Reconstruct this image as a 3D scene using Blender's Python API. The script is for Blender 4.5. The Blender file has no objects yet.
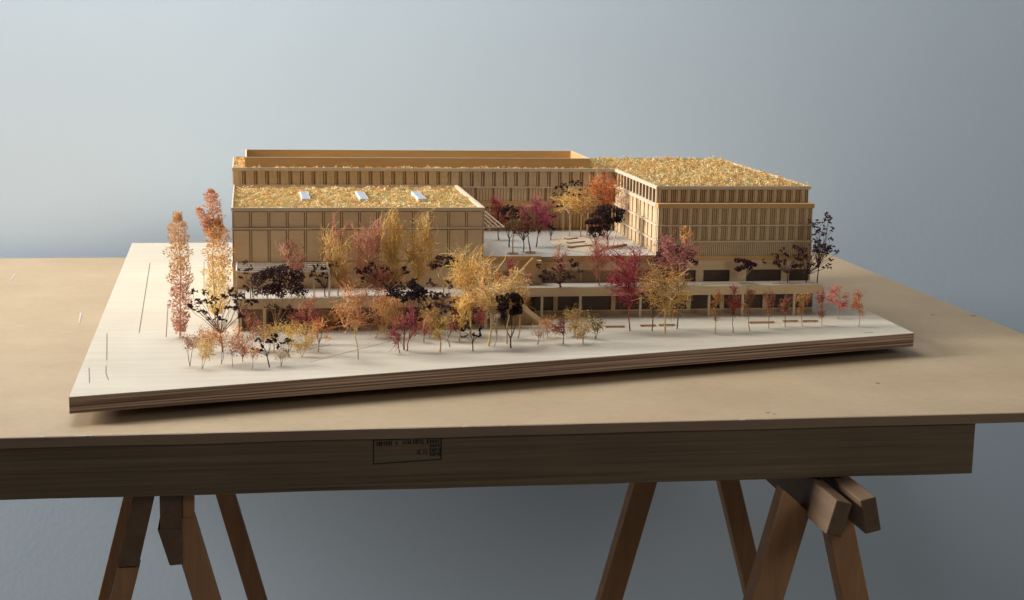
import bpy, math, random
from mathutils import Vector, Matrix, noise as mnoise
PI = math.pi
SC = bpy.context.scene
COL = SC.collection
random.seed(7)

# ------------------------------------------------------------------ helpers
class MB:
    """collects boxes, prisms and tubes and links them as ONE mesh object"""
    def __init__(s): s.v = []; s.f = []; s.c = None
    def poly(s, pts, faces):
        n = len(s.v); s.v += [tuple(p) for p in pts]; s.f += [tuple(i + n for i in f) for f in faces]; return s
    def box(s, x0, x1, y0, y1, z0, z1):
        return s.poly([(x0,y0,z0),(x1,y0,z0),(x1,y1,z0),(x0,y1,z0),(x0,y0,z1),(x1,y0,z1),(x1,y1,z1),(x0,y1,z1)],
                      [(0,3,2,1),(4,5,6,7),(0,1,5,4),(1,2,6,5),(2,3,7,6),(3,0,4,7)])
    def prism(s, pts, z0, z1):                    # pts: counter-clockwise (x,y)
        n = len(pts)
        P = [(x,y,z0) for x,y in pts] + [(x,y,z1) for x,y in pts]
        F = [tuple(reversed(range(n))), tuple(range(n,2*n))] + [(i,(i+1)%n,(i+1)%n+n,i+n) for i in range(n)]
        return s.poly(P, F)
    def hull8(s, a, b):                           # two quads a, b (4 points each, same order) joined
        return s.poly(list(a)+list(b), [(0,3,2,1),(4,5,6,7),(0,1,5,4),(1,2,6,5),(2,3,7,6),(3,0,4,7)])
    def tube(s, pts, rad, k=5):
        pts = [Vector(p) for p in pts]; n = len(pts); ring = []
        for i, p in enumerate(pts):
            d = (pts[min(i+1,n-1)] - pts[max(i-1,0)])
            d = d.normalized() if d.length > 1e-9 else Vector((0,0,1))
            a = d.orthogonal().normalized(); b = d.cross(a)
            r = rad[i] if isinstance(rad,(list,tuple)) else rad
            ring += [p + (a*math.cos(2*PI*j/k) + b*math.sin(2*PI*j/k))*r for j in range(k)]
        F = [(i*k+j, i*k+(j+1)%k, (i+1)*k+(j+1)%k, (i+1)*k+j) for i in range(n-1) for j in range(k)]
        F += [tuple(reversed(range(k))), tuple(range((n-1)*k, n*k))]
        return s.poly(ring, F)
    def build(s, name, mat, parent=None, bevel=0, smooth=False):
        me = bpy.data.meshes.new(name); me.from_pydata(s.v, [], s.f); me.update()
        if s.c:
            at = me.color_attributes.new('tint', 'FLOAT_COLOR', 'CORNER')
            buf = []
            for p in me.polygons:
                c = s.c[p.index]
                for _ in range(p.loop_total): buf += [c[0], c[1], c[2], 1.0]
            at.data.foreach_set('color', buf)
        if smooth: me.polygons.foreach_set('use_smooth', [True]*len(me.polygons))
        o = bpy.data.objects.new(name, me); COL.objects.link(o); me.materials.append(mat)
        if parent: o.parent = parent
        if bevel:
            m = o.modifiers.new('bevel','BEVEL'); m.width = bevel; m.segments = 2; m.limit_method = 'ANGLE'
        return o

def tag(o, label=None, cat=None, group=None, kind=None):
    if label: o['label'] = label
    if cat: o['category'] = cat
    if group: o['group'] = group
    if kind: o['kind'] = kind
    return o
def empty(name, label, cat, group=None, loc=(0,0,0)):
    o = bpy.data.objects.new(name, None); COL.objects.link(o); o.location = loc; o.empty_display_size = .02
    return tag(o, label, cat, group)
def bx(name, mat, parent, *b, bevel=0):
    return MB().box(*b).build(name, mat, parent, bevel)

# ------------------------------------------------------------------ materials
def newmat(name):
    m = bpy.data.materials.new(name); m.use_nodes = True
    nt = m.node_tree; return m, nt, nt.nodes['Principled BSDF']
def L(nt, a, b): nt.links.new(a, b)
def ramp(nt, stops):
    r = nt.nodes.new('ShaderNodeValToRGB'); e = r.color_ramp.elements
    while len(e) < len(stops): e.new(.5)
    for q, (p, c) in zip(e, stops): q.position = p; q.color = (*c, 1)
    return r
def wood(name, dark, light, scale=(6,120,120), rough=.6, contrast=(.3,.7), spots=0, bump=.05, detail=6, mott=.35, spec=.3):
    """grain: noise stretched along one axis, broad mottling over it"""
    m, nt, b = newmat(name); N = nt.nodes
    tc = N.new('ShaderNodeTexCoord'); mp = N.new('ShaderNodeMapping'); mp.inputs['Scale'].default_value = scale
    L(nt, tc.outputs['Object'], mp.inputs['Vector'])
    n1 = N.new('ShaderNodeTexNoise'); n1.inputs['Scale'].default_value = 1; n1.inputs['Detail'].default_value = detail
    n1.inputs['Distortion'].default_value = .6; n1.inputs['Roughness'].default_value = .65
    L(nt, mp.outputs[0], n1.inputs['Vector'])
    n2 = N.new('ShaderNodeTexNoise'); n2.inputs['Scale'].default_value = 7; n2.inputs['Detail'].default_value = 4
    L(nt, tc.outputs['Object'], n2.inputs['Vector'])
    mx = N.new('ShaderNodeMath'); mx.operation = 'MULTIPLY_ADD'; mx.inputs[1].default_value = mott
    sb = N.new('ShaderNodeMath'); sb.operation = 'MULTIPLY_ADD'; sb.inputs[1].default_value = 1-mott; sb.inputs[2].default_value = 0
    L(nt, n1.outputs['Fac'], sb.inputs[0]); L(nt, n2.outputs['Fac'], mx.inputs[0]); L(nt, sb.outputs[0], mx.inputs[2])
    r = ramp(nt, [(contrast[0], dark), (contrast[1], light)]); L(nt, mx.outputs[0], r.inputs['Fac'])
    out = r.outputs['Color']
    if spots:
        n3 = N.new('ShaderNodeTexNoise'); n3.inputs['Scale'].default_value = spots; n3.inputs['Detail'].default_value = 2
        L(nt, tc.outputs['Object'], n3.inputs['Vector'])
        r3 = ramp(nt, [(.27,(.45,.4,.35)), (.33,(1,1,1))]); L(nt, n3.outputs['Fac'], r3.inputs['Fac'])
        mm = N.new('ShaderNodeMixRGB'); mm.blend_type = 'MULTIPLY'; mm.inputs[0].default_value = .8
        L(nt, out, mm.inputs[1]); L(nt, r3.outputs['Color'], mm.inputs[2]); out = mm.outputs[0]
    L(nt, out, b.inputs['Base Color'])
    b.inputs['Roughness'].default_value = rough; b.inputs['Specular IOR Level'].default_value = spec
    if bump:
        bp = N.new('ShaderNodeBump'); bp.inputs['Strength'].default_value = bump; bp.inputs['Distance'].default_value = .002
        L(nt, n1.outputs['Fac'], bp.inputs['Height']); L(nt, bp.outputs[0], b.inputs['Normal'])
    return m
def plain(name, col, rough=.6, spec=.3):
    m, nt, b = newmat(name); b.inputs['Base Color'].default_value = (*col,1)
    n = nt.nodes.new('ShaderNodeTexNoise'); n.inputs['Scale'].default_value = 300
    tc = nt.nodes.new('ShaderNodeTexCoord'); L(nt, tc.outputs['Object'], n.inputs['Vector'])
    r = ramp(nt, [(.3, tuple(c*.85 for c in col)), (.7, tuple(min(1,c*1.1) for c in col))])
    L(nt, n.outputs['Fac'], r.inputs['Fac']); L(nt, r.outputs['Color'], b.inputs['Base Color'])
    b.inputs['Roughness'].default_value = rough; b.inputs['Specular IOR Level'].default_value = spec
    return m
M = {}
M['facade']  = wood('facade_wood', (.61,.43,.24), (.71,.52,.305), (30,30,260), .6, bump=.02)
M['band']    = wood('band_wood', (.58,.41,.225), (.67,.50,.30), (40,300,300), .6, bump=.02)
M['edge']    = wood('cut_edge_wood', (.55,.42,.27), (.68,.55,.39), (40,300,300), .6, bump=.02)
M['orange']  = wood('warm_veneer', (.52,.29,.10), (.62,.38,.16), (25,300,300), .6, bump=.02)
M['recess']  = wood('recess_shade_brown', (.42,.285,.155), (.50,.345,.195), (30,30,260), .6, bump=.02)  # facade wood darkened for recess shade; also plain brown for backing parts
M['groove']  = wood('groove_shade_brown', (.24,.15,.075), (.31,.20,.105), (30,30,260), .6, bump=.02)  # shade of the narrow panel gaps put into the colour; also brown wall panels
M['slot']    = wood('slot_shade_wood', (.43,.295,.16), (.51,.36,.2), (30,30,260), .6, bump=.02)  # darker copy of the facade wood, slot shade put into the colour
M['scuff']   = plain('pale_scuff', (.56,.52,.46), .7)
M['glass']   = plain('smoked_acrylic', (.085,.05,.032), .3, .4)
M['board']   = wood('birch_top', (.49,.41,.295), (.625,.55,.435), (2.5,60,60), .6, (.25,.75), bump=.02, mott=.5)
M['deck']    = wood('pale_deck', (.58,.51,.41), (.67,.60,.495), (8,60,60), .6, bump=.02)
M['court']   = wood('courtyard_card', (.47,.42,.35), (.545,.49,.415), (8,60,60), .6, bump=.02)
M['white']   = plain('white_card', (.72,.70,.66), .6)
M['table']   = wood('table_board', (.365,.255,.148), (.475,.35,.212), (70,130,130), .55, (.28,.72), bump=.04, mott=.55)
M['pine']    = wood('old_pine', (.082,.056,.032), (.215,.153,.088), (2.6,30,260), .7, (.3,.7), bump=.1, mott=.2)
M['pinet']   = wood('brown_table_edge', (.20,.13,.085), (.29,.195,.125), (4,60,60), .65, bump=.08)
M['leg']     = wood('trestle_wood', (.27,.135,.062), (.43,.225,.105), (60,60,5), .55, bump=.08, mott=.3)
M['rail']    = wood('trestle_rail_wood', (.105,.062,.035), (.185,.115,.065), (70,4,70), .6, bump=.08, mott=.3)
M['pane']    = plain('pale_acrylic', (.42,.45,.49), .3)
M['line']    = plain('engraved_line', (.18,.13,.09), .8)
M['ink']     = plain('green_black_ink', (.018,.036,.028), .8)
M['chip']    = plain('raw_splinter', (.42,.36,.28), .7)
M['bench']   = plain('bench_wood', (.40,.19,.08), .6)
M['grassbed'] = plain('moss_bed', (.30,.20,.06), .9)

def mat_plyedge():
    """plywood edge: thin veneers that follow the board's height"""
    m, nt, b = newmat('plywood_edge'); N = nt.nodes
    tc = N.new('ShaderNodeTexCoord'); mp = N.new('ShaderNodeMapping'); mp.inputs['Scale'].default_value = (3,3,620)
    L(nt, tc.outputs['Object'], mp.inputs['Vector'])
    n1 = N.new('ShaderNodeTexNoise'); n1.inputs['Scale'].default_value = 1; n1.inputs['Detail'].default_value = 5
    L(nt, mp.outputs[0], n1.inputs['Vector'])
    r = ramp(nt, [(.40,(.13,.078,.053)), (.62,(.43,.30,.21))]); L(nt, n1.outputs['Fac'], r.inputs['Fac'])
    # eleven veneers, every other one end grain (darker), thin glue lines between
    sx = N.new('ShaderNodeSeparateXYZ'); L(nt, tc.outputs['Object'], sx.inputs[0])
    n2 = N.new('ShaderNodeTexNoise'); n2.inputs['Scale'].default_value = 4; L(nt, tc.outputs['Object'], n2.inputs['Vector'])
    wob = N.new('ShaderNodeMath'); wob.operation = 'MULTIPLY_ADD'; wob.inputs[1].default_value = .0022; L(nt, n2.outputs['Fac'], wob.inputs[0]); L(nt, sx.outputs['Z'], wob.inputs[2])
    mu = N.new('ShaderNodeMath'); mu.operation = 'MULTIPLY'; mu.inputs[1].default_value = 235; L(nt, wob.outputs[0], mu.inputs[0])
    fr = N.new('ShaderNodeMath'); fr.operation = 'FRACT'; L(nt, mu.outputs[0], fr.inputs[0])
    r2 = ramp(nt, [(0,(.55,.5,.46)), (.12,(.62,.57,.53)), (.45,(.75,.7,.66)), (.52,(1.5,1.5,1.5)), (.92,(1.6,1.6,1.55)), (1,(.5,.45,.4))]); L(nt, fr.outputs[0], r2.inputs['Fac'])
    mm = N.new('ShaderNodeMixRGB'); mm.blend_type = 'MULTIPLY'; mm.inputs[0].default_value = .38
    L(nt, r.outputs['Color'], mm.inputs[1]); L(nt, r2.outputs['Color'], mm.inputs[2])
    L(nt, mm.outputs[0], b.inputs['Base Color']); b.inputs['Roughness'].default_value = .7
    return m
M['ply'] = mat_plyedge()
def mat_wall():
    m, nt, b = newmat('painted_wall'); N = nt.nodes
    tc = N.new('ShaderNodeTexCoord'); n = N.new('ShaderNodeTexNoise'); n.inputs['Scale'].default_value = 75; n.inputs['Detail'].default_value = 5
    L(nt, tc.outputs['Object'], n.inputs['Vector'])
    n2 = N.new('ShaderNodeTexNoise'); n2.inputs['Scale'].default_value = 1.3; n2.inputs['Detail'].default_value = 3
    L(nt, tc.outputs['Object'], n2.inputs['Vector'])
    r = ramp(nt, [(.3,(.64,.745,.83)), (.7,(.68,.785,.87))]); L(nt, n2.outputs['Fac'], r.inputs['Fac'])
    L(nt, r.outputs['Color'], b.inputs['Base Color'])
    bp = N.new('ShaderNodeBump'); bp.inputs['Strength'].default_value = .05; bp.inputs['Distance'].default_value = .004
    L(nt, n.outputs['Fac'], bp.inputs['Height']); L(nt, bp.outputs[0], b.inputs['Normal'])
    b.inputs['Roughness'].default_value = .75; b.inputs['Specular IOR Level'].default_value = .2
    return m
M['wall'] = mat_wall()
M['floor'] = wood('floor_boards', (.11,.10,.09), (.15,.135,.12), (3,40,40), .5)
def mat_leaf():
    m, nt, b = newmat('dried_flower'); N = nt.nodes
    at = N.new('ShaderNodeAttribute'); at.attribute_name = 'tint'
    L(nt, at.outputs['Color'], b.inputs['Base Color']); b.inputs['Roughness'].default_value = .7; b.inputs['Specular IOR Level'].default_value = .15
    tr = N.new('ShaderNodeBsdfTranslucent'); L(nt, at.outputs['Color'], tr.inputs['Color'])
    ms = N.new('ShaderNodeMixShader'); ms.inputs[0].default_value = .25
    L(nt, b.outputs[0], ms.inputs[1]); L(nt, tr.outputs[0], ms.inputs[2])
    L(nt, ms.outputs[0], N['Material Output'].inputs['Surface'])
    return m
M['leaf'] = mat_leaf()
TRUNK = {k: plain('stem_'+n, c, .7) for k, n, c in (
    ('brown','brown',(.16,.075,.04)), ('dkbrown','dark_brown',(.075,.035,.028)), ('tan','tan',(.40,.25,.11)),
    ('rust','rust',(.26,.085,.05)), ('yel','straw',(.55,.42,.16)), ('grey','grey',(.33,.26,.19)),
    ('pale','pale',(.60,.45,.26)), ('crim','crimson',(.30,.05,.05)))}
# ------------------------------------------------------------------ the room
WALLY, FZ = 3.36, -.25
tag(bx('wall', M['wall'], None, -4, 6, WALLY, WALLY+.1, FZ, 3.2), 'pale blue grey painted wall behind the table', 'wall')
tag(bx('floor', M['floor'], None, -4, 6, -2, WALLY-.002, FZ-.05, FZ), kind='structure')

# ------------------------------------------------------------------ work table
TY, TX0, TX1, TYB = 1.868, -1.05, 1.268, 3.29
t = empty('work_table', 'long brown work table carrying the architectural model', 'table', loc=(.3,2.6,.668))
def P(o, par): o.matrix_parent_inverse = par.matrix_world.inverted(); return o
t.location = (0,0,0)
top = MB().box(TX0, TX1, TY+.003, TYB, .738, .75).build('tabletop', M['table'], t, .0012)
# front lipping of the top: slightly wavy lower arris, chipped upper one
m = MB(); n = 60
for i in range(n):
    xa = TX0 + (TX1-TX0)*i/n; xb = TX0 + (TX1-TX0)*(i+1)/n
    za = .7372 + .0011*mnoise.noise((xa*7,0,0)); zb = .7372 + .0011*mnoise.noise((xb*7,0,0))
    ta = .7496 + .0005*mnoise.noise((xa*30,3,0)); tb = .7496 + .0005*mnoise.noise((xb*30,3,0))
    m.hull8([(xa,TY,za),(xb,TY,zb),(xb,TY+.0028,zb),(xa,TY+.0028,za)], [(xa,TY,ta),(xb,TY,tb),(xb,TY+.0028,tb),(xa,TY+.0028,ta)])
m.build('front_edge', M['pinet'], t)
beam = MB(); n = 80; bx0, bx1 = TX0+.01, .9405
for i in range(n):
    xa = bx0+(bx1-bx0)*i/n; xb = bx0+(bx1-bx0)*(i+1)/n
    f = lambda x: .6725 - .0045*(x+.3)/1.24 + .0012*mnoise.noise((x*6,5,0)) + .0006*mnoise.noise((x*40,5,0))
    beam.hull8([(xa,TY+.0030,f(xa)),(xb,TY+.0030,f(xb)),(xb,TY+.045,f(xb)),(xa,TY+.045,f(xa))],
               [(xa,TY+.0030,.7378),(xb,TY+.0030,.7378),(xb,TY+.045,.7378),(xa,TY+.045,.7378)])
beam = beam.build('front_beam', M['pine'], t)
bx('rear_beam', M['pine'], t, bx0, bx1, 2.55, 2.595, .668, .7378)
# ink stamp on the beam: a box with illegible rows of marks
s = MB(); y0, y1 = TY+.0025, TY+.0031
sx0, sx1 = .1455, .2312
def sb(xa, xb, za, zb): s.box(xa, xb, y0, y1, za, zb)
sl = lambda x: (x-sx0)/(sx1-sx0)*.0035
for i in range(24):
    xa = sx0+(sx1-sx0)*i/24; xb = sx0+(sx1-sx0)*(i+1)/24
    sb(xa, xb, .7040+sl(xa), .7053+sl(xa))
    if random.random() < .8: sb(xa, xb, .7345+.1*sl(xa), .7353)
sb(sx0, sx0+.0014, .7055, .7353); sb(sx1-.0016, sx1, .709, .7353)
rnd = random.Random(3)
def glyphs(xa, xb, z, h, dens):
    x = xa
    while x < xb:
        w = rnd.uniform(.0016,.0026)
        if rnd.random() < dens:
            for q in range(rnd.randint(1,3)):
                u = x + rnd.uniform(0, w-.0006); sb(u, u+.0006, z, z+h)
            for q in range(rnd.randint(1,2)):
                v = z + rnd.uniform(0, h-.0006); sb(x, x+w, v, v+.0006)
        x += w + .0008
glyphs(sx0+.004, sx0+.030, .7275, .0055, .9); glyphs(sx0+.034, sx0+.046, .729, .004, .5)
glyphs(sx0+.050, sx1-.018, .7285, .0055, .95); glyphs(sx0+.054, sx1-.017, .7150, .0065, .9)
for k in range(4): glyphs(sx1-.015, sx1-.003, .7125+.0056*k, .0045, .95)
s.build('ink_stamp', M['ink'], beam)
for cx, w in ((-.205,.016),(-.193,.004),(-.2495,.006),(.262,.010),(.31,.004),(.62,.006)):
    bx('edge_chip', M['chip'], t, cx-w/2, cx+w/2, TY-.0004, TY+.0035, .7487, .7503)
for (xa,ya),(xb,yb),w in (((-.2853,2.669),(-.2790,2.575),.0035),((-.450,3.085),(-.4485,3.005),.003)):
    d = Vector((xb-xa,yb-ya,0)); q = d.normalized().orthogonal(); q = Vector((-d.y,d.x,0)).normalized()*w/2
    MB().prism([(xa-q.x,ya-q.y),(xa+q.x,ya+q.y),(xb+q.x*.3,yb+q.y*.3),(xb-q.x*.3,yb-q.y*.3)][::-1], .7502, .7506).build('paint_scrape', M['scuff'], t)
for x,y,r in ((1.187,2.55,.004),(1.2565,2.536,.006),(.8772,2.05,.0035),(.6638,1.90,.003),(.67,1.893,.002)):
    MB().prism([(x+r*(1+.3*math.sin(3*a))*math.cos(a), y+.7*r*math.sin(a)) for a in [k*PI/4 for k in range(8)]], .7502, .7505).build('dent', M['pinet'], t)

# ------------------------------------------------------------------ trestles
def slant(mb, x, z0, z1, sl, w, ya, yb, xref=None):
    """a post with a horizontal section w wide, its centre at x when z = xref, leaning sl in x per metre of height"""
    c = lambda z: x + (z-xref)*sl
    mb.hull8([(c(z0)-w/2,ya,z0),(c(z0)+w/2,ya,z0),(c(z0)+w/2,yb,z0),(c(z0)-w/2,yb,z0)],
             [(c(z1)-w/2,ya,z1),(c(z1)+w/2,ya,z1),(c(z1)+w/2,yb,z1),(c(z1)-w/2,yb,z1)])
    return mb
tr = empty('trestle', 'brown wooden trestle whose two rail ends stick out past the beam', 'trestle', 'trestles under the table')
def tilted_rail(xc, zc, w, h, ang, ya, yb):
    ca, sa = math.cos(ang), math.sin(ang); q = []
    for du, dv in ((-w/2,-h/2),(w/2,-h/2),(w/2,h/2),(-w/2,h/2)): q.append((xc+du*ca-dv*sa*-1, zc+dv*ca+du*sa*-1))
    mb = MB(); mb.hull8([(x,ya,z) for x,z in q][::-1], [(x,yb,z) for x,z in q][::-1]); return mb
tilted_rail(.7218, .6424, .0225, .046, .26, 1.78, 2.66).build('rail', M['rail'], tr, .0018)
tilted_rail(.7642, .6448, .0215, .046, -.22, 1.782, 2.66).build('rail', M['rail'], tr, .0018)
MB().hull8([(.447,1.852,FZ),(.488,1.852,FZ),(.488,1.882,FZ),(.447,1.882,FZ)], [(.6742,1.852,.659),(.7111,1.852,.6266),(.7111,1.882,.6266),(.6742,1.882,.659)]).build('leg', M['leg'], tr, .0015)
slant(MB(), .7808, FZ, .632, -.26, .037, 1.852, 1.882, .506).build('leg', M['leg'], tr, .0015)
slant(MB(), .657, FZ, .640, .26, .040, 2.485, 2.515, .475).build('leg', M['leg'], tr, .0015)
slant(MB(), .8065, FZ, .640, -.28, .036, 2.485, 2.515, .475).build('leg', M['leg'], tr, .0015)
tr = empty('trestle', 'brown wooden trestle with deep rails and trimmed leg tops, under the beam at left', 'trestle', 'trestles under the table')
slant(MB(), -.1345, .578, .672, .24, .0265, 1.885, 2.66, .665).build('rail', M['rail'], tr, .0012)
MB().hull8([(-.1045,1.885,.577),(-.0885,1.885,.578),(-.0885,2.66,.578),(-.1045,2.66,.577)],
           [(-.1185,1.885,.625),(-.0885,1.885,.625),(-.0885,2.66,.625),(-.1185,2.66,.625)]).build('rail', M['rail'], tr, .0012)
MB().box(-.1150,-.0885,1.885,2.66,.6253,.6715).build('rail_cap', M['rail'], tr)
slant(MB(), -.1662, FZ, .576, .26, .0262, 1.888, 1.918, .53).build('leg', M['leg'], tr, .0012)
m = slant(MB(), -.0603, FZ, .637, -.265, .032, 1.888, 1.918, .524)
m.hull8([(-.0882,1.888,.6372),(-.0743,1.888,.6372),(-.0743,1.918,.6372),(-.0882,1.918,.6372)], [(-.0882,1.888,.6715),(-.0735,1.888,.6715),(-.0735,1.918,.6715),(-.0882,1.918,.6715)])
m.build('leg', M['leg'], tr, .0012)
slant(MB(), -.1800, FZ, .576, .26, .032, 2.485, 2.515, .53).build('leg', M['leg'], tr, .0012)
slant(MB(), -.0465, FZ, .60, -.27, .030, 2.485, 2.515, .477).build('leg', M['leg'], tr, .0012)

# ------------------------------------------------------------------ the model's board
BZ, B0 = .785, .7637
bd = empty('model_board', 'thick plywood board with pale birch top under the whole model', 'board')
FL, FR, BR, BL = (-.223,1.924), (1.0085,2.2295), (1.0085,3.256), (-.242,3.256)
MB().prism([FL,FR,BR,BL], B0, BZ-.0012).build('plywood_core', M['ply'], bd)
MB().prism([FL,FR,BR,BL], BZ-.001, BZ).build('birch_face', M['board'], bd)
for x, y in ((.05,2.25),(.82,2.5),(.05,3.0),(.82,3.05)): bx('spacer', M['recess'], bd, x-.05,x+.05,y-.05,y+.05,.7502,.7636)
for (xa,ya),(xb,yb),w in (((-.19,2.988),(-.1656,2.319),.0011),((-.1348,2.544),(-.1249,2.284),.001),((-.2117,2.32),(-.1961,2.1335),.0009),
    ((-.2148,2.0855),(-.2057,1.9977),.0009),((-.1937,2.096),(-.19,2.05),.0009),((-.19,2.05),(-.1834,2.0126),.0009),
    ((-.113,2.96),(-.109,2.62),.0009),((-.0899,2.995),(-.0808,2.663),.0009),
    ((.0769,2.098),(.2058,2.237),.0004),((.0515,2.1656),(.1096,2.209),.0004),((.93,2.235),(.945,2.238),.002)):
    d = Vector((xb-xa,yb-ya,0)).normalized(); q = Vector((-d.y,d.x,0))*w/2
    MB().prism([(xa-q.x,ya-q.y),(xb-q.x,yb-q.y),(xb+q.x,yb+q.y),(xa+q.x,ya+q.y)], BZ+.0001, BZ+.0003).build('engraved_line', M['line'], bd)
# ------------------------------------------------------------------ moss roofs
def moss(name, parent, rects, z, n, seed, mound=.003, size=.0026):
    r = random.Random(seed); mb = MB(); mb.c = []
    pal = [(.84,.56,.21),(.88,.67,.32),(.76,.46,.16),(.76,.37,.18),(.92,.79,.50),(.50,.31,.10),(.66,.52,.22),(.56,.48,.20)]
    tot = sum((b-a)*(d-c) for a,b,c,d in rects)
    for (a,b,c,d) in rects:
        ar = (b-a)*(d-c)
        # tufts: little domes of chopped foam and fibre, each with a colour of its own
        for _ in range(int(n*ar/tot/26)):
            tx, ty = r.uniform(a,b), r.uniform(c,d); t = mnoise.noise((tx*22,ty*22,seed+9))
            w8 = [6, 5, 4, 2.2+5*max(0,t), 3.5, 1.2, .8+2.5*max(0,-t), .4+1.5*max(0,-t)]
            base = r.choices(pal, w8)[0]; rad = r.uniform(.003,.0075); th = mound*r.uniform(.35,1.15)*(1 if r.random() > .12 else .3)
            for _ in range(26):
                u = rad*math.sqrt(r.random()); g = r.uniform(0,2*PI); x, y = tx+u*math.cos(g), ty+u*math.sin(g)
                if not (a-.0012 < x < b+.0012 and c-.0012 < y < d+.0012): continue
                p = Vector((x, y, z + th*(1-(u/rad)**2)*r.uniform(.6,1.1) + r.uniform(0,.0008)))
                col = base if r.random() < .75 else r.choice(pal); k = r.uniform(.75,1.2)
                q = Vector((r.gauss(0,1),r.gauss(0,1),r.gauss(0,.9))).normalized(); w = q.orthogonal().normalized()
                w.rotate(Matrix.Rotation(r.uniform(0,PI),3,q)); l = size*r.uniform(.4,1.5); ww = l*r.uniform(.10,.34)
                mb.poly([p-q*l*.5, p+w*ww, p+q*l*.5, p-w*ww], [(0,1,2,3)]); mb.c.append(tuple(min(1,v*k) for v in col))
    o = mb.build(name, M['leaf'], parent); return o

def ring(mb, x0,x1,y0,y1,z0,z1, tl,tr,tf,tb):
    if tf: mb.box(x0,x1,y0,y0+tf,z0,z1)
    if tb: mb.box(x0,x1,y1-tb,y1,z0,z1)
    ya, yb = y0+tf, y1-tb
    if tl: mb.box(x0,x0+tl,ya,yb,z0,z1)
    if tr: mb.box(x1-tr,x1,ya,yb,z0,z1)

# ------------------------------------------------------------------ hall (left)
hall = empty('hall_building', 'lower hall with tall blind panels and three skylights in its moss roof', 'model building')
hx0,hx1,hy,hyb = -.029,.360,2.404,2.7385
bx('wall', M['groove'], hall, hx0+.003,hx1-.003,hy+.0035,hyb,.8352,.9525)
bx('base_wall', M['facade'], hall, hx0+.001,hx1-.001,hy+.001,hy+.0034,.8352,.8678)
bx('side_wall', M['facade'], hall, hx0,hx0+.0029,hy+.0035,hyb,.8352,.9525)
bx('side_wall', M['facade'], hall, hx1-.0029,hx1,hy+.0035,hyb,.8352,.9525)
bx('base_band', M['band'], hall, hx0-.001,hx1+.001,hy-.0012,hy+.0034,.8682,.8755)
bx('floor_band', M['edge'], hall, hx0-.001,hx1+.001,hy-.0020,hy+.0034,.9266,.9292)
m = MB(); ring(m, hx0-.001,hx1+.001,hy-.0015,hyb,.9548,.9602,.0022,.0052,.0025,.002); m.build('cornice', M['edge'], hall)
bays = 14; bw = (hx1-hx0)/bays
for k in range(bays):
    a = hx0+k*bw; g = .0021
    for z0,z1 in ((.8762,.9262),(.9296,.9544)):
        bx('facade_panel', M['facade'], hall, a+g, a+bw-g, hy+.0006, hy+.0034, z0, z1-.0012)
for k in range(bays+1):
    a = hx0+k*bw
    bx('pier', M['facade'], hall, max(a-.0009,hx0), min(a+.0009,hx1), hy-.0004, hy+.0034, .8757, .9264)
    bx('pier', M['facade'], hall, max(a-.0009,hx0), min(a+.0009,hx1), hy-.0004, hy+.0034, .9294, .9546)
for k in range(3):
    a = (-.006,.128,.24)[k]
    bx('base_panel', M['band'], hall, a, a+(.11,.07,.1)[k], hy-.0006, hy+.0009, .8352,.8615)
bx('moss_bed', M['grassbed'], hall, hx0+.0015,hx1-.0048,hy+.0012,hyb-.0022,.9527,.9550)
moss('roof_grass', hall, [(hx0+.002,hx1-.0055,hy+.002,hyb-.004)], .9555, 22000, 1, .0040, .0030)
for x in (.0800,.1737,.2680):
    sk = MB().box(x, x+.0142, 2.520, 2.632, .9551, .9602).build('skylight', M['white'], hall)
    bx('skylight_pane', M['pane'], sk, x+.0016, x+.0126, 2.523, 2.629, .9603, .9607)
# canopy frame sticking out to the right at the floor band
m = MB(); ca, cb, cy0, cy1 = hx1+.0012, .3935, 2.408, 2.64
m.box(ca,cb,cy0,cy0+.0016,.9268,.9290); m.box(ca,cb,cy1-.0016,cy1,.9268,.9290)
m.box(cb-.0014,cb,cy0+.0016,cy1-.0016,.9268,.9290)
for k in range(3): u = ca+(cb-ca)*(k+1)/4; m.box(u-.0005,u+.0005,cy0+.0016,cy1-.0016,.9271,.9287)
for k in range(6): v = cy0+(cy1-cy0)*(k+1)/7; m.box(ca,cb-.0014,v-.0005,v+.0005,.9260,.92705)
m.build('canopy_frame', M['edge'], hall)

# ------------------------------------------------------------------ long back building
back = empty('long_building', 'long rear building with an open box crown on its roof', 'model building')
gx0,gx1,gy,gyb = -.031,.6474,2.740,2.955
bx('wall', M['recess'], back, gx0+.002,gx1,gy+.004,gyb,.9222,.9835)
bx('lower_wall', M['facade'], back, gx0+.002,gx1,gy+.032,gyb,.7852,.9218)
for k in range(46):
    a = .362+k*.0062; bx('ground_slat', M['facade'], back, a, a+.0046, gy+.0296, gy+.0319, .8775, .9150)
for k in range(7):
    a = .375+k*.045; bx('column', M['edge'], back, a-.0012, a+.0012, gy+.001, gy+.0034, .8772, .9213)
bx('side_wall', M['facade'], back, gx0,gx0+.0019,gy+.004,gyb,.7852,.9835)
bx('sill_band', M['orange'], back, gx0-.0005,gx1,gy-.002,gy+.0039,.9215,.9308)
bx('floor_band', M['edge'], back, gx0-.0005,gx1,gy-.002,gy+.0039,.9548,.9568)
m = MB(); ring(m, gx0-.001,gx1,gy-.0025,gyb,.9840,.9897,.0024,0,.0026,.002); m.build('cornice', M['edge'], back)
n1 = 34; w1 = (gx1-gx0)/n1
for k in range(n1):
    a = gx0+k*w1; m = MB()
    m.box(a+.0026,a+.0160,gy+.0012,gy+.0039,.9570,.9838); m.box(a+w1-.0022,a+w1-.0012,gy+.0006,gy+.0039,.9570,.9838); m.box(a+.0090,a+.0095,gy+.0008,gy+.0012,.9570,.9838)
    m.build('window', M['facade'], back)
n2 = 21; w2 = .0318
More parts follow.
